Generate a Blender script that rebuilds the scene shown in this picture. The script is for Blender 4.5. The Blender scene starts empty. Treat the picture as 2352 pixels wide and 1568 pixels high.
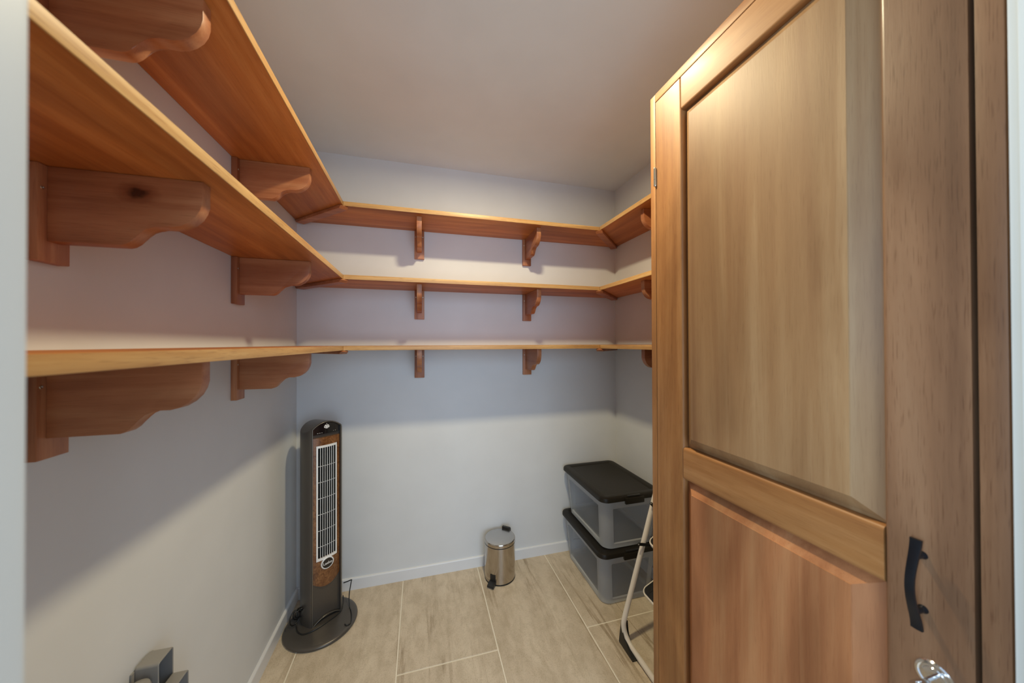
import bpy, bmesh, math, random
from mathutils import Vector, Matrix
random.seed(7)
C = bpy.context.scene.collection
scene = bpy.context.scene
PI = math.pi
R = math.radians

# ------------------------------------------------------------------ camera
H = 1.42
cam_d = bpy.data.cameras.new('camera')
cam_d.sensor_width = 36.0
cam_d.lens = 762.64 / 2352 * 36.0
cam_d.clip_start = 0.01
cam_d.dof.use_dof = True
cam_d.dof.focus_distance = 1.7
cam_d.dof.aperture_fstop = 3.2
cam = bpy.data.objects.new('camera', cam_d)
C.objects.link(cam)
yaw, pit, rol = R(15.3693), R(.3668), R(-.1879)
fwd = Vector((math.sin(yaw) * math.cos(pit), math.cos(yaw) * math.cos(pit), math.sin(pit)))
rt = Vector((math.cos(yaw), -math.sin(yaw), 0))
up = rt.cross(fwd)
# roll: image u,v = rotation of camera axes
r2 = rt * math.cos(rol) + up * math.sin(rol)
u2 = -rt * math.sin(rol) + up * math.cos(rol)
m = Matrix((r2, u2, -fwd)).transposed().to_4x4()
m.translation = Vector((0, 0, H))
cam.matrix_world = m
scene.camera = cam

# ------------------------------------------------------------------ light
scene.view_settings.view_transform = 'Standard'
scene.view_settings.look = 'None'
scene.view_settings.gamma = 1
scene.view_settings.use_curve_mapping = False
scene.view_settings.exposure = 0.0
world = bpy.data.worlds.new('world')
scene.world = world
world.use_nodes = True
bg = world.node_tree.nodes['Background']
bg.inputs[0].default_value = (.62, .78, 1.0, 1)
bg.inputs[1].default_value = 1.0


def area(name, loc, target, size, power, color, size_y=None, spread=PI):
    d = bpy.data.lights.new(name, 'AREA')
    d.energy = power
    d.color = color
    d.size = size
    d.spread = spread
    if size_y:
        d.shape = 'RECTANGLE'
        d.size_y = size_y
    else:
        d.shape = 'DISK'
    o = bpy.data.objects.new(name, d)
    C.objects.link(o)
    o.location = loc
    o.rotation_euler = (Vector(target) - Vector(loc)).to_track_quat('-Z', 'Y').to_euler()
    return o


area('ceiling_downlight', (.36, 1.09, 2.512), (.36, 1.09, 0), .11, 22, (1, .86, .55), spread=R(177))
area('hallway_daylight', (.25, -1.5, 1.5), (.25, 1, 1.4), 1.6, 44, (.60, .79, 1.0), 2.2)
area('hallway_window', (-2.1, -.62, 1.75), (.72, .4, 1.6), .8, 52, (.60, .82, 1.0), 1.1)

# ------------------------------------------------------------------ materials


def new_mat(name):
    mt = bpy.data.materials.new(name)
    mt.use_nodes = True
    return mt, mt.node_tree.nodes, mt.node_tree.links, mt.node_tree.nodes['Principled BSDF']


def plain(name, col, rough=.5, metal=0.0, bump=0.0, bscale=200, coat=0.0, spec=.5):
    mt, N, L, b = new_mat(name)
    b.inputs['Roughness'].default_value = rough
    b.inputs['Metallic'].default_value = metal
    b.inputs['Coat Weight'].default_value = coat
    b.inputs['Specular IOR Level'].default_value = spec
    tc = N.new('ShaderNodeTexCoord')
    nz = N.new('ShaderNodeTexNoise')
    nz.inputs['Scale'].default_value = 6
    nz.inputs['Detail'].default_value = 3
    L.new(tc.outputs['Object'], nz.inputs['Vector'])
    mx = N.new('ShaderNodeMixRGB')
    mx.inputs[1].default_value = (*[c * .95 for c in col], 1)
    mx.inputs[2].default_value = (*[min(1, c * 1.04) for c in col], 1)
    L.new(nz.outputs['Fac'], mx.inputs[0])
    L.new(mx.outputs[0], b.inputs['Base Color'])
    if bump:
        n2 = N.new('ShaderNodeTexNoise')
        n2.inputs['Scale'].default_value = bscale
        n2.inputs['Detail'].default_value = 2
        L.new(tc.outputs['Object'], n2.inputs['Vector'])
        bp = N.new('ShaderNodeBump')
        bp.inputs['Strength'].default_value = bump
        bp.inputs['Distance'].default_value = .001
        L.new(n2.outputs['Fac'], bp.inputs['Height'])
        L.new(bp.outputs[0], b.inputs['Normal'])
    return mt


def wood(name, axis, dark, mid, light, rough=.38, patch=.35, across=22, seed=0.0, coat=.0, burl=False, pore=.5):
    """grain runs along axis (0,1,2)"""
    mt, N, L, b = new_mat(name)
    tc = N.new('ShaderNodeTexCoord')
    oi = N.new('ShaderNodeObjectInfo')
    add = N.new('ShaderNodeVectorMath')
    add.operation = 'ADD'
    mul = N.new('ShaderNodeVectorMath')
    mul.operation = 'SCALE'
    cb = N.new('ShaderNodeCombineXYZ')
    for k in range(3):
        L.new(oi.outputs['Random'], cb.inputs[k])
    L.new(cb.outputs[0], mul.inputs[0])
    mul.inputs['Scale'].default_value = 9.7 + seed
    L.new(tc.outputs['Object'], add.inputs[0])
    L.new(mul.outputs[0], add.inputs[1])

    def mapped(sa, sc):
        mp = N.new('ShaderNodeMapping')
        s = [sc, sc, sc]
        s[axis] = sa
        mp.inputs['Scale'].default_value = s
        mp.inputs['Location'].default_value = (seed, seed * 2, seed * 3)
        L.new(add.outputs[0], mp.inputs['Vector'])
        return mp

    def noise(mp, detail, dist=0.0, rgh=.5):
        nz = N.new('ShaderNodeTexNoise')
        nz.inputs['Scale'].default_value = 1
        nz.inputs['Detail'].default_value = detail
        nz.inputs['Distortion'].default_value = dist
        nz.inputs['Roughness'].default_value = rgh
        L.new(mp.outputs[0], nz.inputs['Vector'])
        return nz
    g = noise(mapped(across * (.7 if burl else .05), across), 6, 1.4 if burl else .5, .62)
    rp = N.new('ShaderNodeValToRGB')
    el = rp.color_ramp.elements
    el[0].position = .30
    el[0].color = (*dark, 1)
    el[1].position = .68
    el[1].color = (*light, 1)
    e = el.new(.5)
    e.color = (*mid, 1)
    L.new(g.outputs['Fac'], rp.inputs[0])
    # broad figure along the board
    p = noise(mapped(1.3, 5), 3, .9)
    pr = N.new('ShaderNodeValToRGB')
    pr.color_ramp.elements[0].position = .35
    pr.color_ramp.elements[0].color = (1 - patch, 1 - patch * 1.12, 1 - patch * 1.2, 1)
    pr.color_ramp.elements[1].position = .62
    pr.color_ramp.elements[1].color = (1, 1, 1, 1)
    L.new(p.outputs['Fac'], pr.inputs[0])
    m1 = N.new('ShaderNodeMixRGB')
    m1.blend_type = 'MULTIPLY'
    m1.inputs[0].default_value = 1
    L.new(rp.outputs[0], m1.inputs[1])
    L.new(pr.outputs[0], m1.inputs[2])
    # pores
    q = noise(mapped(24, 640), 2)
    qr = N.new('ShaderNodeValToRGB')
    qr.color_ramp.elements[0].position = .30
    qr.color_ramp.elements[0].color = (.62, .55, .5, 1)
    qr.color_ramp.elements[1].position = .42
    qr.color_ramp.elements[1].color = (1, 1, 1, 1)
    L.new(q.outputs['Fac'], qr.inputs[0])
    m2 = N.new('ShaderNodeMixRGB')
    m2.blend_type = 'MULTIPLY'
    m2.inputs[0].default_value = pore
    L.new(m1.outputs[0], m2.inputs[1])
    L.new(qr.outputs[0], m2.inputs[2])
    L.new(m2.outputs[0], b.inputs['Base Color'])
    b.inputs['Roughness'].default_value = rough
    b.inputs['Coat Weight'].default_value = coat
    b.inputs['Coat Roughness'].default_value = .2
    bp = N.new('ShaderNodeBump')
    bp.inputs['Strength'].default_value = .12
    bp.inputs['Distance'].default_value = .0008
    L.new(q.outputs['Fac'], bp.inputs['Height'])
    L.new(bp.outputs[0], b.inputs['Normal'])
    return mt


SH = ((.40, .125, .024), (.54, .195, .044), (.64, .27, .075))
BR = ((.32, .105, .042), (.44, .17, .072), (.54, .25, .115))
ED = ((.42, .21, .068), (.54, .305, .11), (.64, .40, .165))  # lighter, yellower tone for the front edges of the boards
shelf_wood = {0: wood('shelf_wood_x', 0, *SH, across=26, rough=.45), 1: wood('shelf_wood_y', 1, *SH, across=26, rough=.45)}
edge_wood = {0: wood('shelf_edge_wood_x', 0, *ED, across=40, rough=.42, patch=.2, pore=.8), 1: wood('shelf_edge_wood_y', 1, *ED, across=40, rough=.42, patch=.2, pore=.8)}
bracket_wood = {0: wood('bracket_wood_x', 0, *BR, across=24, rough=.42), 2: wood('bracket_wood_z', 2, *BR, across=34, rough=.42)}
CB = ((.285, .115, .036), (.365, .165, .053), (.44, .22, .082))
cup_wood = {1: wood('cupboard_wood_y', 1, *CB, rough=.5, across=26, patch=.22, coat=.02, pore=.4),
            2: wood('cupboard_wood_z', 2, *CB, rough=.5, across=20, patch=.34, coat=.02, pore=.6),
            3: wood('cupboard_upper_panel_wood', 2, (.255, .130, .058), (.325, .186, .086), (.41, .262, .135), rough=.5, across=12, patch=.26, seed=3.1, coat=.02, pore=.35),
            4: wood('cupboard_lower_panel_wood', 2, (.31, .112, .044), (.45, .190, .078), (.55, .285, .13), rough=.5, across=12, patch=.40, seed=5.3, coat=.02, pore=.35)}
cup_wood[5] = wood('cupboard_near_wood_dimmed', 2, (.185, .095, .050), (.258, .138, .074), (.325, .19, .108), rough=.5, across=16, patch=.38, seed=2.2, coat=.12, pore=.8)  # board tone darkened and greyed to offset the window light on this side
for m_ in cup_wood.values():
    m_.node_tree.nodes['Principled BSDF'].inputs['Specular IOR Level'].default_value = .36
burl = wood('burl_veneer', 2, (.10, .035, .012), (.22, .09, .03), (.34, .16, .06), rough=.25, across=60, burl=True, coat=.4)

paint = plain('wall_paint', (.68, .69, .70), .6, bump=.05, bscale=350)
ceil_paint = plain('ceiling_paint', (.79, .85, .87), .7, bump=.05, bscale=300)
trim_paint = plain('trim_paint', (.74, .75, .77), .35)
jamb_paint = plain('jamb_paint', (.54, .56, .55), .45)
grout = plain('grout', (.80, .73, .60), .8)
dark_metal = plain('dark_pull_metal', (.02, .022, .028), .3, .7)
chrome = plain('polished_chrome', (.72, .72, .72), .12, 1)
steel = plain('brushed_steel', (.50, .46, .41), .13, 1)
steel_lid = plain('brushed_steel_lid', (.56, .55, .54), .33, 1)
black = plain('black_plastic', (.012, .012, .012), .35)
black_void = plain('black_void', (.003, .003, .003), .9, spec=.05)
black_gloss = plain('black_gloss', (.006, .006, .008), .08, coat=.5)
lid_plastic = plain('dark_lid_plastic', (.012, .0095, .006), .42, bump=.1, bscale=500, spec=.3)
fan_grey = plain('fan_graphite', (.105, .094, .083), .34, .5)
trim_metal = plain('dull_trim_metal', (.28, .27, .24), .3, .8)
neck_bronze = plain('neck_bronze', (.17, .135, .09), .3, .6)
silver = plain('silver_plastic', (.86, .87, .88), .3, .15)
white_tube = plain('white_enamel', (.76, .70, .62), .22, coat=.4)
holder_grey = plain('grey_holder_plastic', (.27, .26, .245), .35)
screw_metal = plain('screw_metal', (.6, .58, .5), .35, 1)
nickel = plain('nickel', (.62, .60, .52), .25, 1)

# translucent crate plastic
crate_m, N, L, b = new_mat('clear_crate_plastic')
b.inputs['Base Color'].default_value = (.70, .72, .74, 1)
b.inputs['Roughness'].default_value = .28
tr = N.new('ShaderNodeBsdfTransparent')
tr.inputs[0].default_value = (.90, .92, .94, 1)
mx = N.new('ShaderNodeMixShader')
mx.inputs[0].default_value = .38
out = N['Material Output']
L.new(tr.outputs[0], mx.inputs[1])
L.new(b.outputs[0], mx.inputs[2])
L.new(mx.outputs[0], out.inputs[0])

crate_thin = crate_m.copy()
crate_thin.name = 'clear_crate_panel_plastic'
for nd in crate_thin.node_tree.nodes:
    if nd.type == 'MIX_SHADER':
        nd.inputs[0].default_value = .17

# floor tile stone
tile_m, N, L, b = new_mat('stone_tile')
tc = N.new('ShaderNodeTexCoord')


def tnoise(sc, detail, dist=0.0, rgh=.55):
    mp = N.new('ShaderNodeMapping')
    mp.inputs['Scale'].default_value = sc
    L.new(tc.outputs['Object'], mp.inputs['Vector'])
    nz = N.new('ShaderNodeTexNoise')
    nz.inputs['Scale'].default_value = 1
    nz.inputs['Detail'].default_value = detail
    nz.inputs['Distortion'].default_value = dist
    nz.inputs['Roughness'].default_value = rgh
    L.new(mp.outputs[0], nz.inputs['Vector'])
    return nz


def ramp(src, stops):
    rp = N.new('ShaderNodeValToRGB')
    e = rp.color_ramp.elements
    e[0].position, e[0].color = stops[0][0], (*stops[0][1], 1)
    e[1].position, e[1].color = stops[-1][0], (*stops[-1][1], 1)
    for p_, c_ in stops[1:-1]:
        x = e.new(p_)
        x.color = (*c_, 1)
    L.new(src.outputs['Fac'], rp.inputs[0])
    return rp


base = ramp(tnoise((7, 2.2, 5), 6, .3), [(.3, (.55, .455, .335)), (.5, (.62, .52, .395)), (.72, (.69, .59, .455))])
veins = ramp(tnoise((4.6, .30, 3), 9, .12, .56), [(.486, (1, 1, 1)), (.4965, (.58, .53, .46)), (.502, (.64, .59, .52)), (.514, (1, 1, 1))])
vmask = ramp(tnoise((2.2, 1.1, 3), 2), [(.42, (.08, .08, .08)), (.60, (.85, .85, .85))])
speck = ramp(tnoise((210, 150, 200), 4, 0, .7), [(.32, (.72, .68, .6)), (.48, (1, 1, 1))])
cloud = ramp(tnoise((20, 10, 14), 8, .3, .72), [(.38, (.80, .78, .74)), (.56, (1, 1, 1))])
m1 = N.new('ShaderNodeMixRGB')
m1.blend_type = 'MULTIPLY'
L.new(vmask.outputs[0], m1.inputs[0])
L.new(base.outputs[0], m1.inputs[1])
L.new(veins.outputs[0], m1.inputs[2])
last = m1
for s in (speck, cloud):
    m2 = N.new('ShaderNodeMixRGB')
    m2.blend_type = 'MULTIPLY'
    m2.inputs[0].default_value = .8
    L.new(last.outputs[0], m2.inputs[1])
    L.new(s.outputs[0], m2.inputs[2])
    last = m2
L.new(last.outputs[0], b.inputs['Base Color'])
b.inputs['Roughness'].default_value = .42

# ------------------------------------------------------------------ helpers


def add_box(bm, x0, x1, y0, y1, z0, z1, bev=0.0, seg=2):
    vs = [bm.verts.new((x, y, z)) for x in (x0, x1) for y in (y0, y1) for z in (z0, z1)]
    idx = [(0, 1, 3, 2), (4, 6, 7, 5), (0, 4, 5, 1), (2, 3, 7, 6), (0, 2, 6, 4), (1, 5, 7, 3)]
    fs = [bm.faces.new([vs[i] for i in f]) for f in idx]
    if bev:
        es = list({e for f in fs for e in f.edges})
        bmesh.ops.bevel(bm, geom=es, offset=bev, segments=seg, affect='EDGES', profile=.6)


def box(*a, **k):
    bm = bmesh.new()
    add_box(bm, *a, **k)
    return bm


def obj(name, bm, mat, parent=None, smooth=True, angle=24):
    bmesh.ops.recalc_face_normals(bm, faces=bm.faces)
    me = bpy.data.meshes.new(name)
    bm.to_mesh(me)
    bm.free()
    me.materials.append(mat)
    if smooth:
        me.shade_smooth()
        me.set_sharp_from_angle(angle=R(angle))
    o = bpy.data.objects.new(name, me)
    C.objects.link(o)
    if parent is not None:
        o.parent = parent
        # all meshes are modelled in the frame of their top-level thing
    return o


def tag(o, label=None, cat=None, group=None, kind=None):
    if label:
        o['label'] = label
    if cat:
        o['category'] = cat
    if group:
        o['group'] = group
    if kind:
        o['kind'] = kind
    return o


def thing(name, label, cat, loc=(0, 0, 0), rz=0.0, group=None):
    o = bpy.data.objects.new(name, None)
    o.empty_display_size = .05
    C.objects.link(o)
    o.location = loc
    o.rotation_euler = (0, 0, rz)
    return tag(o, label, cat, group)


def struct(name, bm, mat, smooth=False):
    o = obj(name, bm, mat, None, smooth)
    o['kind'] = 'structure'
    return o


def prism(pts, t0, t1, plane='xz', bev=0.0):
    """closed 2D polygon extruded along the third axis between t0 and t1"""
    bm = bmesh.new()

    def P(a, b_, t):
        return {'xz': (a, t, b_), 'yz': (t, a, b_), 'xy': (a, b_, t)}[plane]
    A = [bm.verts.new(P(a, b_, t0)) for a, b_ in pts]
    B = [bm.verts.new(P(a, b_, t1)) for a, b_ in pts]
    n = len(pts)
    f1 = bm.faces.new(A)
    f2 = bm.faces.new(B)
    for i in range(n):
        bm.faces.new((A[i], A[(i + 1) % n], B[(i + 1) % n], B[i]))
    if bev:
        es = list(f1.edges) + list(f2.edges)
        bmesh.ops.bevel(bm, geom=es, offset=bev, segments=2, affect='EDGES', profile=.6)
    return bm


def lathe(bm, prof, cx=0, cy=0, n=48, axis='z', cap=True):
    rings = []
    for r, z in prof:
        rings.append([bm.verts.new((cx + r * math.cos(2 * PI * k / n), cy + r * math.sin(2 * PI * k / n), z)) for k in range(n)])
    for a, b_ in zip(rings, rings[1:]):
        for k in range(n):
            bm.faces.new((a[k], a[(k + 1) % n], b_[(k + 1) % n], b_[k]))
    if cap:
        bm.faces.new(rings[0])
        bm.faces.new(rings[-1])


def tube(bm, pts, r, n=12, closed=False):
    pts = [Vector(p) for p in pts]
    rings = []
    N_ = len(pts)
    prev = None
    for i, p in enumerate(pts):
        a = pts[(i - 1) % N_] if (closed or i > 0) else p
        c = pts[(i + 1) % N_] if (closed or i < N_ - 1) else p
        t = (c - a).normalized()
        if prev is None:
            ref = Vector((0, 0, 1)) if abs(t.z) < .9 else Vector((1, 0, 0))
            nrm = t.cross(ref).normalized()
        else:
            nrm = (prev - t * prev.dot(t)).normalized()
        prev = nrm
        bn = t.cross(nrm)
        rings.append([bm.verts.new(p + (nrm * math.cos(2 * PI * k / n) + bn * math.sin(2 * PI * k / n)) * r) for k in range(n)])
    pairs = list(zip(rings, rings[1:]))
    if closed:
        pairs.append((rings[-1], rings[0]))
    for a, b_ in pairs:
        for k in range(n):
            bm.faces.new((a[k], a[(k + 1) % n], b_[(k + 1) % n], b_[k]))
    if not closed:
        bm.faces.new(rings[0])
        bm.faces.new(rings[-1])


def spline(pts, per=8):
    """Catmull-Rom through points"""
    P = [Vector(p) for p in pts]
    P = [P[0]] + P + [P[-1]]
    out_ = []
    for i in range(1, len(P) - 2):
        for k in range(per):
            t = k / per
            a, b_, c, d = P[i - 1], P[i], P[i + 1], P[i + 2]
            out_.append(.5 * ((2 * b_) + (c - a) * t + (2 * a - 5 * b_ + 4 * c - d) * t * t + (3 * b_ - a - 3 * c + d) * t ** 3))
    out_.append(P[-2])
    return out_


def rrect(w, d, r, n=6):
    """rounded rectangle ring, centred"""
    pts = []
    for cx, cy, a0 in ((w / 2 - r, d / 2 - r, 0), (-w / 2 + r, d / 2 - r, 90), (-w / 2 + r, -d / 2 + r, 180), (w / 2 - r, -d / 2 + r, 270)):
        for k in range(n + 1):
            a = R(a0 + 90 * k / n)
            pts.append((cx + r * math.cos(a), cy + r * math.sin(a)))
    return pts


def loft(bm, rings, cap0=True, cap1=True):
    V = [[bm.verts.new(p) for p in r] for r in rings]
    n = len(V[0])
    for a, b_ in zip(V, V[1:]):
        for k in range(n):
            bm.faces.new((a[k], a[(k + 1) % n], b_[(k + 1) % n], b_[k]))
    if cap0:
        bm.faces.new(V[0])
    if cap1:
        bm.faces.new(V[-1])


# ------------------------------------------------------------------ room
XL, YB, XR, ZC = -.6707, 2.1152, 1.3557, 2.5214
YF = .232            # inner face of the entrance wall
JX0, JX1 = -.1937, .6905   # doorway
T = .1
struct('wall_left', box(XL - T, XL, -.0, YB + T, -.02, ZC + .1), paint)
struct('wall_back', box(XL, XR, YB, YB + T, -.02, ZC + .1), paint)
struct('wall_right', box(XR, XR + T, -.0, YB + T, -.02, ZC + .1), paint)
struct('ceiling', box(XL - T, XR + T, .0, YB + T, ZC, ZC + .1), ceil_paint)
bm = bmesh.new()
WT = .12
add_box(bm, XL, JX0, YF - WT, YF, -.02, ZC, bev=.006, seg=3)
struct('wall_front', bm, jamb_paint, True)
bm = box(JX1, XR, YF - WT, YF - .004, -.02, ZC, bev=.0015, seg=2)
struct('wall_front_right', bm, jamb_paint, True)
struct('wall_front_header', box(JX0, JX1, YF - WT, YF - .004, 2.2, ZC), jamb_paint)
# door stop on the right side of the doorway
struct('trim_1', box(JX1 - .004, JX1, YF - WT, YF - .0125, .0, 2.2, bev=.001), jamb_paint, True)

floor = struct('floor', box(XL - T, XR + T, -1.2, YB + T, -.06, -.0014), grout)
xs = [-1.0077, -.5557, -.1036, .3448, .8008, 1.2528, 1.7048]
g = .0028
for i in range(6):
    x0, x1 = max(xs[i] + g, XL - .02), min(xs[i + 1] - g, XR + .02)
    ys = [-1.2, .313, 1.513, 2.2] if i % 2 == 0 else [-1.2, -.287, .913, 2.2]
    for a, b_ in zip(ys, ys[1:]):
        y0, y1 = a + g, min(b_ - g, YB + .02)
        t = obj('tile', box(x0, x1, y0, y1, -.01, 0, bev=.0012, seg=1), tile_m, floor, smooth=False)

bb_h, bb_t = .066, .012


def baseboard(name, a, b_, axis, side):
    """profile with a small rounded top"""
    prof = [(0, 0), (bb_t, 0), (bb_t, bb_h - .006), (bb_t - .002, bb_h - .002), (bb_t - .006, bb_h), (0, bb_h)]
    if axis == 'x':
        pts = [(side[0] + side[1] * p, z) for p, z in prof]
        bm_ = prism(pts, a, b_, 'yz')
    else:
        pts = [(side[0] + side[1] * p, z) for p, z in prof]
        bm_ = prism(pts, a, b_, 'xz')
    return struct(name, bm_, trim_paint)


baseboard('baseboard_back', XL, XR, 'x', (YB, -1))
baseboard('baseboard_left', YF, YB - bb_t, 'y', (XL, 1))
baseboard('baseboard_right', .93, YB - bb_t, 'y', (XR, -1))

# ------------------------------------------------------------------ shelves
D = .298
XF, YS, XG = XL + D, YB - D, XR - D     # front edges: left, back, right
TH = .0225
tops = (1.411, 1.767, 2.134)
lv = ('bottom', 'middle', 'top')
gp = .0009
ET = .003


def shelf(pts, strip, ax, label):
    o_ = tag(obj('wall_shelf', prism(pts, z - TH, z, 'xy', bev=.0012), shelf_wood[ax]), label, 'shelf', 'boards of the wall shelving')
    obj('front_edge', prism(strip, z - TH, z, 'xy', bev=.0012), edge_wood[ax], o_)  # front edge of the board, modelled apart to take the lighter tone


for z, w in zip(tops, lv):
    e = ET
    shelf([(XL + .001, YF + .003), (XF - e, YF + .003), (XF - e, YS + e - gp), (XL + .001, YB - .001 - gp)],
          [(XF - e, YF + .003), (XF, YF + .003), (XF, YS - gp), (XF - e, YS + e - gp)], 1,
          f'{w} orange-brown wooden shelf board along the left wall')
    shelf([(XL + gp + .001, YB - .001), (XF + gp - e, YS + e), (XG - gp + e, YS + e), (XR - gp - .001, YB - .001)],
          [(XF + gp - e, YS + e), (XF + gp, YS), (XG - gp, YS), (XG - gp + e, YS + e)], 0,
          f'{w} orange-brown wooden shelf board across the back wall')
    shelf([(XR - .001, .93), (XR - .001, YB - .001 - gp), (XG + e, YS + e - gp), (XG + e, .93)],
          [(XG + e, .93), (XG + e, YS + e - gp), (XG, YS - gp), (XG, .93)], 1,
          f'{w} short wooden shelf board on the right wall behind the cupboard')

# corner battens under the mitres
for z, w in zip(tops, lv):
    for sx, (cx, cy), wn in ((1, (XL, YB), 'left'), (-1, (XR, YB), 'right')):
        L_ = D * math.sqrt(2)
        bw, bt = .021, .017
        prof = [(.022, 0), (L_ + .004, 0), (L_ + .012, -.006), (L_ - .002, -bt), (.034, -bt), (.022, -.008)]
        bm = prism(prof, -bw, bw, 'xz', bev=.002)
        ang = R(-45) if sx > 0 else R(-135)
        bm.transform(Matrix.Translation((cx, cy, z - TH - .0006)) @ Matrix.Rotation(ang, 4, 'Z'))
        tag(obj('corner_batten', bm, bracket_wood[0]), f'diagonal wooden batten under the {w} shelf joint in the back {wn} corner', 'batten', 'battens under the shelf corner joints')

# brackets, modelled for the left wall: wall at x=0, shelf underside at z=0, centred on y=0
BP = [(.020, 0), (.020, -.136), (.124, -.136), (.132, -.1335), (.1405, -.127), (.147, -.118), (.153, -.1085), (.161, -.1010), (.171, -.0965), (.183, -.0950),
      (.200, -.0955), (.216, -.0915), (.230, -.0825), (.2415, -.070), (.2485, -.056), (.252, -.042), (.252, 0)]
BPold = [(.020, 0), (.020, -.136), (.122, -.136), (.134, -.134), (.145, -.127), (.155, -.116), (.163, -.106), (.174, -.099), (.190, -.096),
      (.205, -.094), (.220, -.087), (.234, -.076), (.245, -.062), (.251, -.048), (.252, -.038), (.252, 0)]


def make_bracket():
    t = thing('shelf_bracket', 'x', 'bracket')
    o1 = obj('cleat', box(0.0005, .020, -.0285, .0285, -.174, -.0006, bev=.002), bracket_wood[2], t)
    o2 = obj('bracket_board', prism(BP, -.0135, .0135, 'xz', bev=.0018), bracket_wood[0], t)
    o2.location.z = -.0006
    for s in (-1, 1):
        bm_ = bmesh.new()
        lathe(bm_, [(.0028, 0), (.0034, .0004), (.0030, .0010), (.0012, .0006), (.0008, .0002)], n=14)
        bm_.transform(Matrix.Translation((.0198, s * .021, -.043)) @ Matrix.Rotation(R(90), 4, 'Y'))
        obj('screw', bm_, screw_metal, t)
    return t


proto = make_bracket()


def copy_tree(o, parent=None):
    c = o.copy()
    C.objects.link(c)
    if parent is not None:
        c.parent = parent
    for ch in list(o.children):
        copy_tree(ch, c)
    return c


spots = []
for z, w in zip(tops, lv):
    spots += [((XL, .8125, z - TH), 0, f'large near scroll-cut bracket under the {w} shelf on the left wall'),
              ((XL, 1.4715, z - TH), 0, f'farther scroll-cut bracket under the {w} shelf on the left wall'),
              ((-.007, YB, z - TH), R(-90), f'scroll-cut bracket seen end-on, left one under the {w} shelf of the back wall'),
              ((.681, YB, z - TH), R(-90), f'scroll-cut bracket seen at a slant, right one under the {w} shelf of the back wall'),
              ((XR, 1.470, z - TH), R(180), f'partly hidden rounded bracket under the {w} shelf on the right wall by the cupboard')]
for i, (loc, rz, lab) in enumerate(spots):
    o = proto if i == 0 else copy_tree(proto)
    o.location = loc
    o.rotation_euler = (0, 0, rz)
    o['label'] = lab + (' with a dark knot' if 'large near' in lab and 'middle' in lab else '')
    o['group'] = 'scroll-cut brackets under the wall shelves'


# the near middle bracket has a dark knot in its board
knot_m = bracket_wood[0].copy()
knot_m.name = 'bracket_wood_with_knot'
N, L = knot_m.node_tree.nodes, knot_m.node_tree.links
tc = N.new('ShaderNodeTexCoord')
mp = N.new('ShaderNodeMapping')
mp.vector_type = 'TEXTURE'
mp.inputs['Location'].default_value = (.150, -.0135, -.033)
mp.inputs['Scale'].default_value = (.040, 1, .024)
L.new(tc.outputs['Object'], mp.inputs['Vector'])
nz = N.new('ShaderNodeTexNoise')
nz.inputs['Scale'].default_value = 1.4
nz.inputs['Detail'].default_value = 4
L.new(mp.outputs[0], nz.inputs['Vector'])
ad = N.new('ShaderNodeMixRGB')
ad.blend_type = 'LINEAR_LIGHT'
ad.inputs[0].default_value = .35
L.new(mp.outputs[0], ad.inputs[1])
L.new(nz.outputs['Color'], ad.inputs[2])
ln_ = N.new('ShaderNodeVectorMath')
ln_.operation = 'LENGTH'
L.new(ad.outputs[0], ln_.inputs[0])
kr = N.new('ShaderNodeValToRGB')
ke = kr.color_ramp.elements
ke[0].position, ke[0].color = .22, (.16, .11, .10, 1)
ke[1].position, ke[1].color = 1.0, (1, 1, 1, 1)
k2 = ke.new(.45)
k2.color = (.62, .50, .45, 1)
L.new(ln_.outputs['Value'], kr.inputs[0])
pb_ = N['Principled BSDF']
src = pb_.inputs['Base Color'].links[0].from_socket
mk = N.new('ShaderNodeMixRGB')
mk.blend_type = 'MULTIPLY'
mk.inputs[0].default_value = 1
L.new(src, mk.inputs[1])
L.new(kr.outputs[0], mk.inputs[2])
L.new(mk.outputs[0], pb_.inputs['Base Color'])
for o in C.objects:
    if o.get('label', '').startswith('large near scroll-cut bracket under the middle'):
        for ch in o.children:
            if ch.name.startswith('bracket_board'):
                ch.data = ch.data.copy()
                ch.data.materials[0] = knot_m

# ------------------------------------------------------------------ cupboard
S = 1.15
FX = .71875                 # front plane
CY0, CY1 = .239, .9137
CT = 2.209
cup = thing('cupboard', 'tall freestanding wooden cupboard with two-panel door filling the right side', 'cupboard', (FX, CY0, 0))


def L0(bm_):   # world coordinates -> cupboard's frame
    bm_.transform(Matrix.Translation((-FX, -CY0, 0)))
    return bm_


st = .0226
obj('side_panel', L0(box(FX, XR - .014, CY1 - st, CY1, 0, CT - .0005, bev=.0012)), cup_wood[2], cup)
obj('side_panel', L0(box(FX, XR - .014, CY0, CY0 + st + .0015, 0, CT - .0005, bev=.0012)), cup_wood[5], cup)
obj('top_panel', L0(box(FX, XR - .014, CY0 + st + .002, CY1 - st - .0005, CT - .025, CT, bev=.0012)), cup_wood[1], cup)
obj('back_panel', L0(box(XR - .0135, XR - .002, CY0, CY1, .02, CT - .002)), cup_wood[2], cup)
obj('plinth', L0(box(FX + .03, FX + .05, CY0 + st + .002, CY1 - st - .001, 0, .07)), cup_wood[1], cup)
DY0, DY1 = .2685, .8885
DZ0, DZ1 = .075, 2.1805
door = obj('door', L0(box(FX + .0190, FX + .0245, DY0 + .004, DY1 - .004, DZ0 + .01, DZ1 - .01)), cup_wood[2], cup)
SI0, SI1 = .3592, .7830        # inner edges of the stiles
RT, M1, M0, RB = 2.087, 1.1234, 1.0335, .20


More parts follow.
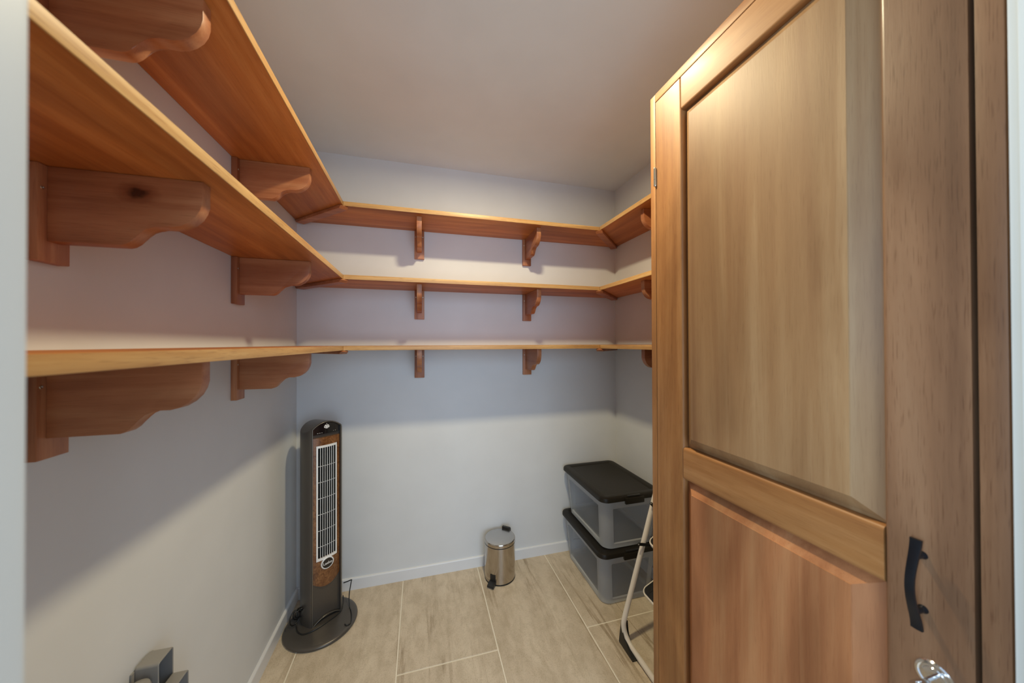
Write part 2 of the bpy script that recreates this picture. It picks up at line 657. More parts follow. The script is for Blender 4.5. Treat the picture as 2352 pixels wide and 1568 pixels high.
def member(name, y0, y1, z0, z1, mat, soft):
    """frame member: arrises that face a panel are rounded over (soft = set of 'y0','y1','z0','z1')"""
    bm_ = box(FX, FX + .0185, y0, y1, z0, z1)
    bm_.edges.ensure_lookup_table()
    big, small = [], []
    for e in bm_.edges:
        a, c = e.verts[0].co, e.verts[1].co
        if abs(a.x - FX) < 1e-6 and abs(c.x - FX) < 1e-6:
            key = None
            if abs(a.y - c.y) < 1e-7:
                key = 'y0' if abs(a.y - y0) < 1e-6 else 'y1'
            else:
                key = 'z0' if abs(a.z - z0) < 1e-6 else 'z1'
            (big if key in soft else small).append(e)
    if big:
        bmesh.ops.bevel(bm_, geom=big, offset=.0075, segments=4, affect='EDGES', profile=.5)
    return obj(name, L0(bm_), mat, door)


member('stile', SI1, DY1, DZ0, DZ1, cup_wood[2], {'y0'})
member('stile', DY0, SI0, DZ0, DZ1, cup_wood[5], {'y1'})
member('rail', SI0 + .0003, SI1 - .0003, RT, DZ1, cup_wood[1], {'z0'})
member('rail', SI0 + .0003, SI1 - .0003, M0, M1, cup_wood[1], {'z0', 'z1'})
member('rail', SI0 + .0003, SI1 - .0003, DZ0, RB, cup_wood[1], {'z1'})


def raised_panel(y0, y1, z0, z1, mt_):
    bm_ = bmesh.new()
    fx = FX - .0035

    def ring(x, n_, f_, t_, b__):
        return [(x, y0 + n_, z0 + b__), (x, y1 - f_, z0 + b__), (x, y1 - f_, z1 - t_), (x, y0 + n_, z1 - t_)]
    loft(bm_, [ring(FX + .0185, .0, .0, .0, .0), ring(FX + .0165, .0, .0, .0, .0),
               ring(FX + .0145, .006, .006, .006, .006),
               ring(fx + .0022, .0405, .0300, .0300, .0300), ring(fx, .0412, .0307, .0307, .0307)])
    return obj('raised_panel', L0(bm_), mt_, door, smooth=False)


raised_panel(SI0 + .0006, SI1 - .0006, M1 + .0006, RT - .0006, cup_wood[3])
raised_panel(SI0 + .0006, SI1 - .0006, RB + .0006, M0 - .0006, cup_wood[4])
# pull handle: bowed strap on two posts
hy = .3165
hz0, hz1 = .998, 1.130
hp = []
for k in range(25):
    t = k / 24
    z = hz0 + (hz1 - hz0) * t
    bow = .016 + .012 * math.sin(PI * t) ** 1.5 - .002 * math.cos(2 * PI * t)
    hp.append((z, bow))
bm = bmesh.new()
rings = []
for z, b_ in hp:
    t = (z - hz0) / (hz1 - hz0)
    wd = .0062 - .0014 * math.sin(PI * t)
    rings.append([(FX - b_ - .0022, hy - wd, z), (FX - b_ - .0030, hy, z), (FX - b_ - .0022, hy + wd, z), (FX - b_ + .0018, hy + wd, z), (FX - b_ + .0022, hy, z), (FX - b_ + .0018, hy - wd, z)])
loft(bm, rings)
handle = obj('handle', L0(bm), dark_metal, door)
handle['label'] = 'dark bowed metal pull handle'
for zz in (hz0 + .026, hz1 - .026):
    b2 = bmesh.new()
    lathe(b2, [(.0062, 0), (.0055, .003), (.0040, .006), (.0040, .022)], n=18)
    b2.transform(Matrix.Translation((FX + .001, hy, zz)) @ Matrix.Rotation(R(-90), 4, 'Y'))
    obj('handle_post', L0(b2), dark_metal, door)
# lock with key
ly, lz = .3055, .9350
bm = bmesh.new()
lathe(bm, [(.0205, 0), (.0205, .0012), (.0192, .0030), (.0165, .0034), (.0150, .0022), (.0125, .0022), (.0115, .0036), (.0040, .0040), (.0001, .0036)], n=40)
bm.transform(Matrix.Translation((FX + .0002, ly, lz)) @ Matrix.Rotation(R(-90), 4, 'Y'))
lock = obj('lock', L0(bm), chrome, door)
lock['label'] = 'round chrome lock with key'
bm = bmesh.new()
tube(bm, [(FX - .003, ly, lz), (FX - .022, ly, lz)], .0026, 12)
kp = [(FX - .022 - .0105 + .0115 * math.cos(a), ly - .0, lz + .0085 * math.sin(a)) for a in [2 * PI * k / 24 for k in range(24)]]
pr_o = [(FX - .0325 + .0130 * math.cos(a), lz + .0105 * math.sin(a)) for a in [2 * PI * k / 24 for k in range(24)]]
pr_i = [(FX - .0345 + .0040 * math.cos(a), lz + .0035 * math.sin(a)) for a in [2 * PI * k / 24 for k in range(24)]]
for yy, flip in ((ly - .0013, 0), (ly + .0013, 1)):
    A = [bm.verts.new((x, yy, z)) for x, z in pr_o]
    B = [bm.verts.new((x, yy, z)) for x, z in pr_i]
    for k in range(24):
        bm.faces.new((A[k], A[(k + 1) % 24], B[(k + 1) % 24], B[k]))
    if flip:
        for k in range(24):
            bm.faces.new((A[k], A[(k + 1) % 24], A0[(k + 1) % 24], A0[k]))
            bm.faces.new((B[k], B[(k + 1) % 24], B0[(k + 1) % 24], B0[k]))
    A0, B0 = A, B
bmesh.ops.rotate(bm, verts=bm.verts, cent=(FX, ly, lz), matrix=Matrix.Rotation(R(55), 3, 'X'))
obj('key', L0(bm), chrome, door)
# hinge
bm = bmesh.new()
lathe(bm, [(.0030, 1.915), (.0044, 1.918), (.0044, 1.936), (.0036, 1.9365), (.0036, 1.9372), (.0044, 1.938), (.0044, 1.972), (.003, 1.975)], FX - .0028, CY1 - st - .0012, 20)
add_box(bm, FX - .0008, FX - .0001, CY1 - st - .006, CY1 - st + .004, 1.917, 1.973)
obj('hinge', L0(bm), nickel, door)

# ------------------------------------------------------------------ tower fan
fdir = Vector((.605, -.797, 0)).normalized()
ang = math.atan2(fdir.y, fdir.x)       # local +x is forward
FB = Vector((-.5025, 1.934, 0))
fan = thing('tower_fan', 'tall graphite tower fan with burl wood front, standing in the back left corner', 'fan', FB, ang)
HS = [(.070, -.064), (.074, -.060)]
half = [(p[0], p[1]) for p in spline([(.0715, .064, 0), (.064, .0705, 0), (.045, .0765, 0), (.02, .080, 0), (-.01, .080, 0), (-.04, .074, 0), (-.065, .060, 0), (-.083, .036, 0), (-.0895, .012, 0), (-.0900, .002, 0)], 3)]
sec = half + [(x, -y) for x, y in reversed(half)]


def ztop(s):
    return 1.0005 + .031 * (1 - (s / .068) ** 2)


# body shell: sides and back with a vaulted top
bm = bmesh.new()
rings = []
for z in (.026, .10, .5, .9):
    rings.append([(x, y, z) for x, y in sec])
rings.append([(x, y, ztop(abs(y)) - .1 * (.07 - x) - .010) for x, y in sec])
rings.append([(x * .985, y * .985, ztop(abs(y)) - .1 * (.07 - x) - .003) for x, y in sec])
rings.append([(x * .985 - .0005, y * .955, ztop(abs(y)) - .1 * (.07 - x)) for x, y in sec])
V = [[bm.verts.new(p) for p in r] for r in rings]
n = len(sec)
for a, b_ in zip(V, V[1:]):
    for k in range(n):
        if k == n - 1:      # the front stays open
            continue
        bm.faces.new((a[k], a[(k + 1) % n], b_[(k + 1) % n], b_[k]))
# top cap built in strips across matching left/right points
top = V[-1]
h_ = len(half)
for k in range(h_ - 1):
    # subdivide across for the vault
    def strip(i):
        a, b__ = top[i].co.copy(), top[n - 1 - i].co.copy()
        vs = [top[i]]
        for q in range(1, 10):
            y = a.y + (b__.y - a.y) * q / 10
            vs.append(bm.verts.new((a.x, y, ztop(abs(y / .955)) - .1 * (.07 - a.x))))
        vs.append(top[n - 1 - i])
        return vs
    if k == 0:
        prevs = strip(0)
        front_arch = [v.co.copy() for v in prevs]
    cur = strip(k + 1)
    for q in range(10):
        bm.faces.new((prevs[q], prevs[q + 1], cur[q + 1], cur[q]))
    prevs = cur
if len(prevs) > 2:
    bm.faces.new(prevs)
obj('body', bm, fan_grey, fan, angle=50)
# front fascia frame: ring following the front opening, with arch top and arch bottom


def front_ring(hw, zb, zt, arch_b, arch_t, x, n_=14):
    pts = [(x, -hw, zb)]
    for k in range(1, n_):
        y = -hw + 2 * hw * k / n_
        pts.append((x, y, zb + arch_b * (1 - (y / hw) ** 2)))
    pts.append((x, hw, zb))
    pts.append((x, hw, (zb + zt) / 2))
    pts.append((x, hw, zt))
    for k in range(1, n_):
        y = hw - 2 * hw * k / n_
        pts.append((x, y, zt + arch_t * (1 - (y / hw) ** 2)))
    pts.append((x, -hw, zt))
    pts.append((x, -hw, (zb + zt) / 2))
    return pts


bm = bmesh.new()
loft(bm, [front_ring(.0645, .030, 1.001, .024, .030, .070), front_ring(.0640, .031, 1.000, .024, .030, .0735),
          front_ring(.0600, .033, .997, .024, .030, .0735), front_ring(.0592, .034, .996, .024, .030, .0690), front_ring(.0590, .034, .996, .024, .030, .040)], cap0=False, cap1=True)
fr = obj('front_frame', bm, fan_grey, fan)
bm = bmesh.new()
e = front_ring(.0622, .032, .9985, .024, .030, .0738)
e = [Vector(p) for p in e]
tube(bm, e, .0011, 6, closed=True)
obj('trim_line', bm, trim_metal, fan, angle=80)


def curved(bm, y0, y1, z0, z1, x0, bulge, hw, ny=16, nz=1, z0f=None, z1f=None, t=.004):
    """convex sheet in the fan's front"""
    def X(y):
        return x0 + bulge * (1 - (y / hw) ** 2)
    F = []
    for j in range(nz + 1):
        row = []
        for k in range(ny + 1):
            y = y0 + (y1 - y0) * k / ny
            a = z0f(y) if z0f else z0
            c = z1f(y) if z1f else z1
            row.append((X(y), y, a + (c - a) * j / nz))
        F.append(row)
    VF = [[bm.verts.new(p) for p in r] for r in F]
    VB = [[bm.verts.new((p[0] - t, p[1], p[2])) for p in r] for r in F]
    for j in range(nz):
        for k in range(ny):
            bm.faces.new((VF[j][k], VF[j][k + 1], VF[j + 1][k + 1], VF[j + 1][k]))
            bm.faces.new((VB[j][k], VB[j][k + 1], VB[j + 1][k + 1], VB[j + 1][k]))
    for j in range(nz):
        for k in (0, ny):
            bm.faces.new((VF[j][k], VF[j + 1][k], VB[j + 1][k], VB[j][k]))
    for k in range(ny):
        for j in (0, nz):
            bm.faces.new((VF[j][k], VF[j][k + 1], VB[j][k + 1], VB[j][k]))


# burl wood surround: left strip, right strip, top band, lower apron with an arched bottom
GW = .0445
bm = bmesh.new()
curved(bm, -.0585, .0585, .908, .951, .0625, .012, .0585, t=.02)
curved(bm, -.0585, -GW, .345, .908, .0625, .012, .0585, ny=3, t=.02)
curved(bm, GW, .0585, .345, .908, .0625, .012, .0585, ny=3, t=.02)
curved(bm, -.0585, .0585, 0, .345, .0625, .012, .0585, z0f=lambda y: .235 - .030 * (1 - (y / .0585) ** 2), t=.02)
obj('wood_panel', bm, burl, fan)
# graphite lower front
bm = bmesh.new()
curved(bm, -.0590, .0590, 0, 0, .0600, .006, .0590, z0f=lambda y: .036 + .024 * (1 - (y / .059) ** 2), z1f=lambda y: .236 - .030 * (1 - (y / .0585) ** 2))
obj('lower_front', bm, fan_grey, fan)
# grille recess + silver grille
bm = bmesh.new()
curved(bm, -GW, GW, .340, .912, .046, .010, .0585, t=.002)
obj('grille_backing', bm, black_void, fan)
bm = bmesh.new()


def gx(y):
    return .0645 + .012 * (1 - (y / .0585) ** 2)


fz0, fz1 = .352, .912
for y0, y1 in ((-GW, -GW + .0065), (GW - .0065, GW)):
    curved(bm, y0, y1, fz0 - .012, fz1, .0645, .012, .0585, ny=2, t=.005)
curved(bm, -GW, GW, fz1 - .011, fz1, .0645, .012, .0585, ny=14, t=.005)
curved(bm, -GW, GW, fz0 - .012, fz0, .0645, .012, .0585, ny=14, t=.005)
obj('grille_frame', bm, silver, fan)
in0, in1 = -GW + .0065, GW - .0065
for k in range(1, 8):
    y = in0 + (in1 - in0) * k / 8
    bm = box(gx(y) - .006, gx(y) + .0004, y - .0010, y + .0010, fz0, fz1 - .011, bev=.0004, seg=1)
    obj('grille_bar', bm, silver, fan)
for k in range(7):
    z = .808 - .0803 * k
    if z < fz0 + .01:
        continue
    bm = bmesh.new()
    tube(bm, [(gx(y) - .0062, y, z) for y in [in0 + (in1 - in0) * q / 8 for q in range(9)]], .0011, 6)
    obj('grille_wire', bm, silver, fan, angle=80)
# badge: silver oval ring, black oval, lettering
bz, ba, bb = .318, .0275, .0285
bm = bmesh.new()
el = [(ba * math.cos(2 * PI * k / 32), bz + bb * math.sin(2 * PI * k / 32)) for k in range(32)]
loft(bm, [[(.070, y, z) for y, z in el], [(.0785, y, z) for y, z in el], [(.0800, y * .94, bz + (z - bz) * .94) for y, z in el],
          [(.0795, y * .84, bz + (z - bz) * .84) for y, z in el]])
badge = obj('badge', bm, silver, fan)
bm = bmesh.new()
loft(bm, [[(.0790, y * .84, bz + (z - bz) * .84) for y, z in el], [(.0803, y * .82, bz + (z - bz) * .82) for y, z in el]])
obj('badge_face', bm, black_gloss, badge)
cu = bpy.data.curves.new('lettering', 'FONT')
cu.body = 'Lasko'
cu.size = .0170
cu.align_x = 'CENTER'
cu.align_y = 'CENTER'
cu.extrude = .0002
cu.offset = .00025
tmp = bpy.data.objects.new('tmp', cu)
C.objects.link(tmp)
bpy.context.view_layer.update()
dg = bpy.context.evaluated_depsgraph_get()
me = bpy.data.meshes.new_from_object(tmp.evaluated_get(dg))
bpy.data.objects.remove(tmp)
bm = bmesh.new()
bm.from_mesh(me)
# text lies in xy facing +z; stand it up facing +x
bm.transform(Matrix.Translation((.0807, 0, bz)) @ Matrix(((0, 0, 1, 0), (1, 0, 0, 0), (0, 1, 0, 0), (0, 0, 0, 1))))
obj('lettering', bm, silver, badge, smooth=False)
# control head: black gloss plate with an arched top, scoop below
bm = bmesh.new()
curved(bm, -.0588, .0588, 0, 0, .0640, .004, .0588, z0f=lambda y: .968, z1f=lambda y: .995 + .029 * (1 - (y / .0588) ** 2))
ctl = obj('control_panel', bm, black_gloss, fan)
bm = bmesh.new()
curved(bm, -.0588, .0588, .949, .968, .056, .004, .0588, t=.004)
obj('recess', bm, fan_grey, fan)
bm = bmesh.new()
for k in range(5):
    a0, a1 = 2 * PI * k / 5 + .12 + PI / 2, 2 * PI * (k + 1) / 5 - .12 + PI / 2
    A = []
    for r_, seq in ((.0062, range(7)), (.0118, range(6, -1, -1))):
        for q in seq:
            a = a0 + (a1 - a0) * q / 6
            A.append((r_ * math.cos(a), 1.003 + r_ * .82 * math.sin(a)))
    loft(bm, [[(.067, y, z) for y, z in A], [(.0694, y, z) for y, z in A]])
cc = [(.0050 * math.cos(2 * PI * k / 20), 1.003 + .0041 * math.sin(2 * PI * k / 20)) for k in range(20)]
loft(bm, [[(.067, y, z) for y, z in cc], [(.0696, y, z) for y, z in cc]])
add_box(bm, .067, .0690, -.0009, .0009, 1.0155, 1.0195)
obj('button_cluster', bm, silver, ctl)
bm = bmesh.new()
for k in range(4):
    y = -.038 + k * .009
    add_box(bm, .0655, .0676, y - .0025, y + .0025, .974, .9754)
for k in range(4):
    y = .012 + k * .009
    add_box(bm, .0655, .0674, y - .0011, y + .0011, .975, .9762)
obj('indicator_marks', bm, silver, ctl)
# widen the body and front a little, then add the low domed disc
for ch in fan.children:
    for v in ch.data.vertices:
        v.co.y *= 1.11
    for g_ in ch.children:
        for v in g_.data.vertices:
            v.co.y *= 1.11
neck = [(x * .78, y * .98) for x, y in sec]
bm = bmesh.new()
loft(bm, [[(x * 1.03, y * 1.03, .016) for x, y in neck], [(x, y, .048) for x, y in neck], [(x * .92, y * .9, .056) for x, y in neck]])
obj('neck', bm, neck_bronze, fan, angle=60)
bm = bmesh.new()
bc = Vector((-.488, 1.895, 0)) - FB
bcl = Vector((bc.dot(fdir), bc.dot(Vector((-fdir.y, fdir.x, 0))), 0))
lathe(bm, [(.155, 0), (.162, .002), (.166, .007), (.165, .012), (.160, .0155), (.150, .018), (.13, .0215), (.10, .026), (.06, .034), (.03, .036), (.001, .037)], bcl.x, bcl.y, 72)
obj('base', bm, fan_grey, fan, angle=60)


def fl(X, Y, Z):
    v = Vector((X, Y, 0)) - FB
    return (v.dot(fdir), v.dot(Vector((-fdir.y, fdir.x, 0))), Z)


def bz_(X, Y):
    rr = math.hypot(X + .488, Y - 1.895)
    tab = [(.0, .037), (.03, .036), (.06, .034), (.10, .026), (.13, .0215), (.15, .018), (.160, .0155), (.166, .008), (.172, 0), (9, 0)]
    for (r0, z0), (r1, z1) in zip(tab, tab[1:]):
        if rr <= r1:
            return z0 + (z1 - z0) * (rr - r0) / (r1 - r0) + .0030


def onb(X, Y):
    return fl(X, Y, bz_(X, Y))


bm = bmesh.new()
tube(bm, spline([fl(-.405, 1.985, .128), fl(-.385, 1.985, .132), fl(-.366, 1.985, .137), fl(-.366, 1.980, .130), fl(-.372, 1.965, .085), fl(-.372, 1.955, .050), onb(-.366, 1.940), onb(-.356, 1.915), onb(-.348, 1.890),
                 onb(-.3425, 1.860), onb(-.3415, 1.835), onb(-.350, 1.826), onb(-.360, 1.824), onb(-.368, 1.830)], 6), .0026, 8)
tube(bm, spline([fl(-.403, 1.965, .075), fl(-.398, 1.945, .048), onb(-.402, 1.918), onb(-.418, 1.885), onb(-.442, 1.858), onb(-.475, 1.832), onb(-.510, 1.815), onb(-.545, 1.812), onb(-.572, 1.830), onb(-.590, 1.860), fl(-.597, 1.890, .05), fl(-.600, 1.905, .085)], 6), .0026, 8)
for k in range(4):
    cx, cy = -.600 + .006 * k, 1.870 + .012 * (k % 2)
    lp = []
    for q in range(20):
        a = 2 * PI * q / 20
        lp.append(fl(cx + .016 * math.cos(a) + .004 * k, cy + .020 * math.cos(a + .4 * k), .074 + (.034 - .005 * k) * math.sin(a) + .008 * k))
    tube(bm, [Vector(p) for p in lp], .0028, 6, closed=True)
obj('power_cord', bm, black, fan, angle=70)

# ------------------------------------------------------------------ pedal bin
BX, BY = .466, 1.992
pb = thing('pedal_bin', 'small round stainless steel pedal bin with black pedal on the floor by the back wall', 'bin', (BX, BY, 0), R(-130))
r = .0925
bm = bmesh.new()
lathe(bm, [(r - .001, 0), (r + .001, .001), (r + .001, .008), (r - .002, .010)], n=64)
obj('base_ring', bm, black, pb)
bm = bmesh.new()
lathe(bm, [(r - .003, .0085), (r, .009), (r, .213), (r - .003, .2135)], n=64)
obj('body', bm, steel, pb)
bm = bmesh.new()
lathe(bm, [(r - .002, .2135), (r + .0012, .214), (r + .0012, .2175), (r - .002, .218)], n=64)
obj('seal_ring', bm, black, pb)
bm = bmesh.new()
lathe(bm, [(r - .004, .218), (r + .001, .2185), (r + .001, .234), (r - .001, .2375), (r - .004, .2385)], n=64)
lid_ = obj('lid', bm, steel, pb)
bm = bmesh.new()
lathe(bm, [(r - .004, .2383), (r - .006, .2392), (.06, .2412), (.03, .2424), (.001, .2428)], n=64)
obj('lid_top', bm, steel_lid, lid_)
# pedal pointing local +x
bm = bmesh.new()
pp = [(r - .012, .016), (r + .012, .014), (r + .030, .004), (r + .034, .007), (r + .032, .016), (r + .012, .024), (r - .012, .030)]
b2 = prism(pp, -.021, .021, 'xz', bev=.001)
obj('pedal', b2, black, pb)
bm = prism([(r - .006, .018), (r + .0025, .018), (r + .0025, .062), (r - .006, .062)], -.017, .017, 'xz', bev=.001)
obj('pedal_slot', bm, black, pb)
bm = prism([(-r + .012, .205), (-r - .010, .205), (-r - .013, .240), (-r - .004, .253), (-r + .010, .253)], -.027, .027, 'xz', bev=.002)
obj('lid_hinge', bm, black, pb)

# ------------------------------------------------------------------ storage crates
CW, CD, CHT = .385, .530, .298


def crate(x0, y1, z, label):
    """x0 = left edge of lid, y1 = back edge of lid"""
    cx, cy = x0 + CW / 2, y1 - CD / 2
    t_ = thing('storage_crate', label, 'storage box', (cx, cy, z), 0, 'lidded clear crates stacked in the back right corner')
    bm_ = bmesh.new()
    n_ = 9

    def ring(zz, inset, recess=0.0, th=0.0):
        w, d = CW - 2 * inset - 2 * th, CD - 2 * inset - 2 * th
        rr = .048
        out2 = []
        base_ = []
        c_ = [(w / 2 - rr, d / 2 - rr, 0), (-w / 2 + rr, d / 2 - rr, 90), (-w / 2 + rr, -d / 2 + rr, 180), (w / 2 - rr, -d / 2 + rr, 270)]
        for ci in range(4):
            ax, ay, a0 = c_[ci]
            for k in range(n_):
                a = R(a0 + 90 * k / (n_ - 1))
                base_.append((ax + rr * math.cos(a), ay + rr * math.sin(a), zz))
            # side following this corner: four points framing a recessed field
            bx, by, b0 = c_[(ci + 1) % 4]
            a = R(a0 + 90)
            p0 = Vector((ax + rr * math.cos(a), ay + rr * math.sin(a)))
            p1 = Vector((bx + rr * math.cos(a), by + rr * math.sin(a)))
            nrm = Vector((-math.cos(a), -math.sin(a)))
            for f_, rc in ((.03, 0), (.055, 1), (.35, 1), (.65, 1), (.945, 1), (.97, 0)):
                q = p0.lerp(p1, f_) + nrm * recess * rc
                base_.append((q.x, q.y, zz))
        return base_
    zs = [(.000, .046, 0), (.006, .037, 0), (.030, .0345, 0), (.036, .0335, .006), (.150, .026, .006), (.225, .020, .006), (.236, .0185, 0), (.262, .016, 0), (.266, .010, 0), (.278, .009, 0)]
    ro = [ring(*q_) for q_ in zs]
    loft(bm_, ro, cap0=True, cap1=False)
    per = len(ro[0])
    flags = []
    for j in range(len(ro) - 1):
        for k in range(per):
            flags.append(3 <= j <= 4 and (k % (n_ + 6)) in (n_, n_ + 1, n_ + 2, n_ + 3, n_ + 4))
    flags += [False] * (len(bm_.faces) - len(flags))
    o_ = obj('crate_body', bm_, crate_m, t_, angle=35)
    o_.data.materials.append(crate_thin)
    for p_, fl_ in zip(o_.data.polygons, flags):
        p_.material_index = 1 if fl_ else 0
    # lid
    bm_ = bmesh.new()

    def lr(zz, ins, rr=.045):
        return [(x, y, zz) for x, y in rrect(CW - 2 * ins, CD - 2 * ins, max(.005, rr - ins), 8)]
    loft(bm_, [lr(.276, .012), lr(.2735, .001), lr(.2735, -.0005), lr(.287, .000), lr(.294, .004), lr(.2975, .011), lr(.298, .018), lr(.2975, .040), lr(.2955, .044), lr(.2925, .050)])
    lid = obj('lid', bm_, lid_plastic, t_, angle=30)
    bm_ = box(-.058, .058, -CD / 2 - .011, -CD / 2 + .003, .258, .290, bev=.004)
    obj('latch', bm_, lid_plastic, lid)
    bm_ = box(-.040, .040, -CD / 2 - .0005, -CD / 2 + .010, .2965, .2985, bev=.0008)
    obj('latch_slot', bm_, black, lid)
    return t_


crate(.914, YB - .0155, 0.0004, 'lower clear plastic crate with dark lid, standing on the floor in the back right corner')
crate(.921, YB - .0205, .2990, 'upper clear plastic crate with dark lid, stacked on another crate')

# ------------------------------------------------------------------ step stool
ss = thing('step_stool', 'folding step stool with white tube frame and black treads beside the cupboard', 'step stool', (.94, 1.16, 0))


def s0(bm_):
    bm_.transform(Matrix.Translation((-.94, -1.16, 0)))
    return bm_


Y0, Y1 = .955, 1.385
tr_ = .0118
lean = .313


def legx(z):
    return .880 + .012 + lean * z


def leg_pts(ya):
    return [(legx(z), ya, z) for z in (.11, .3, .5, .74)]


pts = []
top_z = .80
for z in (top_z - .08, .5, .3, .11):
    pts.append((legx(z), Y1, z))
pts += [(.9235, Y1 - .001, .085), (.926, Y1 - .008, .055), (.930, Y1 - .030, .030), (.934, Y1 - .060, .019), (.937, Y1 - .10, .0155)]
pts += [(.938, (Y0 + Y1) / 2, .0145)]
mir = [(x, Y0 + Y1 - y, z) for x, y, z in reversed(pts[:-1])]
allp = pts + mir
# close over the top
topc = [(legx(top_z - .03), Y0 + .012, top_z - .03), (legx(top_z), Y0 + .05, top_z), (legx(top_z), Y1 - .05, top_z), (legx(top_z - .03), Y1 - .012, top_z - .03)]
loop = allp + topc
loopS = []
L_ = [Vector(p) for p in loop]
n_ = len(L_)
for i in range(n_):
    a, b_, c, d = L_[i - 1], L_[i], L_[(i + 1) % n_], L_[(i + 2) % n_]
    seg = 5
    for k in range(seg):
        t = k / seg
        # centripetal-ish: limit the tangents
        m0 = (c - a) * .5
        m1_ = (d - b_) * .5
        ln = (c - b_).length
        if m0.length > ln:
            m0 = m0.normalized() * ln
        if m1_.length > ln:
            m1_ = m1_.normalized() * ln
        loopS.append((2 * t**3 - 3 * t**2 + 1) * b_ + (t**3 - 2 * t**2 + t) * m0 + (-2 * t**3 + 3 * t**2) * c + (t**3 - t**2) * m1_)
bm = bmesh.new()
tube(bm, loopS, tr_, 20, closed=True)
obj('front_frame', s0(bm), white_tube, ss)
# rear frame, slightly narrower
bm = bmesh.new()
RX = 1.235
rp_ = [(1.12, Y1 - .035, .62), (RX - .02, Y1 - .035, .10), (RX - .012, Y1 - .045, .035), (RX - .008, Y1 - .08, .0125), (RX - .008, Y0 + .08, .0125), (RX - .012, Y0 + .045, .035), (RX - .02, Y0 + .035, .10), (1.12, Y0 + .035, .62)]
tube(bm, rp_, .011, 18)
obj('rear_frame', s0(bm), white_tube, ss)
# rubber corner feet of the front frame
for sgn, ya in ((1, Y1), (-1, Y0)):
    bm = bmesh.new()
    poly = [(ya + sgn * .0145, .100), (ya + sgn * .0155, .004), (ya + sgn * .010, .0003), (ya - sgn * .092, .0003), (ya - sgn * .094, .013),
            (ya - sgn * .055, .022), (ya - sgn * .020, .042), (ya - sgn * .006, .070), (ya + sgn * .002, .100)]
    # lower edge rests on the floor; inner curve follows the tube
    bm = prism([(y, z) for y, z in poly], .9105, .9400, 'yz', bev=.0015)
    # lean with the leg
    for v in bm.verts:
        v.co.x += (v.co.z - .03) * .12
    obj('rubber_foot', s0(bm), black, ss)
# steps


def step(z, x0, depth, tilt, y0, y1):
    pts_ = rrect(depth, y1 - y0, .030, 6)
    bm_ = bmesh.new()
    lo = [(x + depth / 2, y, -.008) for x, y in pts_]
    rings_ = [[(x + depth / 2, y, zz) for x, y in rrect(depth - 2 * i_, y1 - y0 - 2 * i_, .034 - i_, 6)] for zz, i_ in ((-.008, .002), (-.006, 0), (.006, 0), (.0085, .002), (.0085, .0055), (.0060, .0065))]
    loft(bm_, rings_)
    M_ = Matrix.Translation((x0, (y0 + y1) / 2, z)) @ Matrix.Rotation(-tilt, 4, 'Y')
    bm_.transform(M_)
    o_ = obj('step', s0(bm_), white_tube, ss)
    bm_ = bmesh.new()
    rings_ = [[(x + depth / 2, y, zz) for x, y in rrect(depth - 2 * i_, y1 - y0 - 2 * i_, .034 - i_, 6)] for zz, i_ in ((.0062, .0072), (.0085, .0072), (.0092, .0085))]
    loft(bm_, rings_)
    for k in range(9):
        yk = -(y1 - y0) / 2 + .04 + k * (y1 - y0 - .08) / 8
        add_box(bm_, .02, depth - .02, yk - .002, yk + .002, .0085, .0102)
    bm_.transform(M_)
    obj('tread', s0(bm_), black, o_)


step(.262, .988, .20, R(24), Y0 + .035, Y1 - .040)
step(.478, 1.030, .16, R(24), Y0 + .035, Y1 - .032)
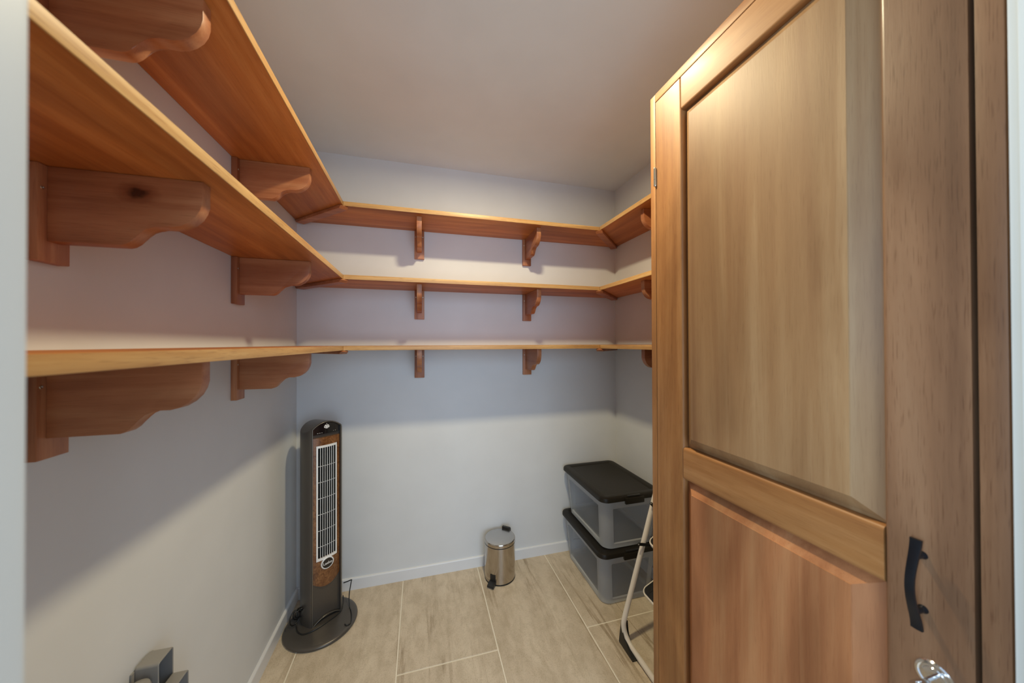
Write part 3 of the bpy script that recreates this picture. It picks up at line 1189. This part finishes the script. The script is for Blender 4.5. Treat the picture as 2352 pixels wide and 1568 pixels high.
# black links between the frames
for ya, sgn in ((Y1 - .016, 1), (Y0 + .016, -1)):
    for (xa, za), (xb, zb) in (((1.006, .462), (1.165, .425)), ((1.072, .645), (1.150, .560))):
        v = Vector((xb - xa, zb - za))
        nn = Vector((-v.y, v.x)).normalized() * .0068
        bm = prism([(xa - v.x * .05 + nn.x, za - v.y * .05 + nn.y), (xa - v.x * .09, za - v.y * .09), (xa - v.x * .05 - nn.x, za - v.y * .05 - nn.y), (xb - nn.x, zb - nn.y), (xb + nn.x, zb + nn.y)], ya + sgn * .001, ya + sgn * .004, 'xz')
        lk = obj('link', s0(bm), black, ss)
        bm = bmesh.new()
        lathe(bm, [(.0036, 0), (.0036, .0015), (.002, .0028), (.0005, .003)], n=14)
        bm.transform(Matrix.Translation((xa - v.x * .05, ya + (.0010 if sgn > 0 else -.004), za - v.y * .05)) @ Matrix.Rotation(R(90), 4, 'X'))
        obj('rivet', s0(bm), screw_metal, lk)

# ------------------------------------------------------------------ grey wall holder low on the left wall
wh = thing('wall_holder', 'grey plastic holder with two open hoods low on the left wall', 'holder', (XL, 1.045, .5))


def h0(bm_):
    bm_.transform(Matrix.Translation((-XL, -1.045, -.5)))
    return bm_


def hood(x0, x1, y0, y1, z0, z1, name):
    t = .004
    bm_ = bmesh.new()
    # tube of rectangular section open at +x: outer rings then inner rings

    def rg(x, i_, dz=0.0):
        return [(x, yy + (y0 + y1) / 2, zz + (z0 + z1) / 2 + dz) for yy, zz in rrect(y1 - y0 - 2 * i_, z1 - z0 - 2 * i_, .007 - i_, 5)]
    loft(bm_, [rg(x0, .001), rg(x0 + .002, 0), rg(x1 - .0015, 0), rg(x1, .0012), rg(x1 - .001, t * .8), rg(x0 + .010, t)])
    return obj(name, h0(bm_), holder_grey, wh)


hood(XL + .004, -.6195, 1.018, 1.070, .500, .6400, 'hood')
hood(-.6190, -.586, 1.012, 1.068, .440, .5740, 'hood')
obj('back_plate', h0(box(XL + .0005, XL + .0045, 1.010, 1.078, .41, .632, bev=.001)), holder_grey, wh)
obj('lower_bracket', h0(box(XL + .004, -.5895, 1.016, 1.066, .415, .4395, bev=.003)), holder_grey, wh)
bm = bmesh.new()
lathe(bm, [(.022, .0), (.024, .03), (.024, .085), (.021, .094), (.012, .098), (.001, .099)], n=32)
bm.transform(Matrix.Translation((-.640, .985, .527)))
obj('round_cap', h0(bm), holder_grey, wh)
obj('cap_arm', h0(box(-.660, -.640, .99, 1.019, .53, .55, bev=.002)), holder_grey, wh)
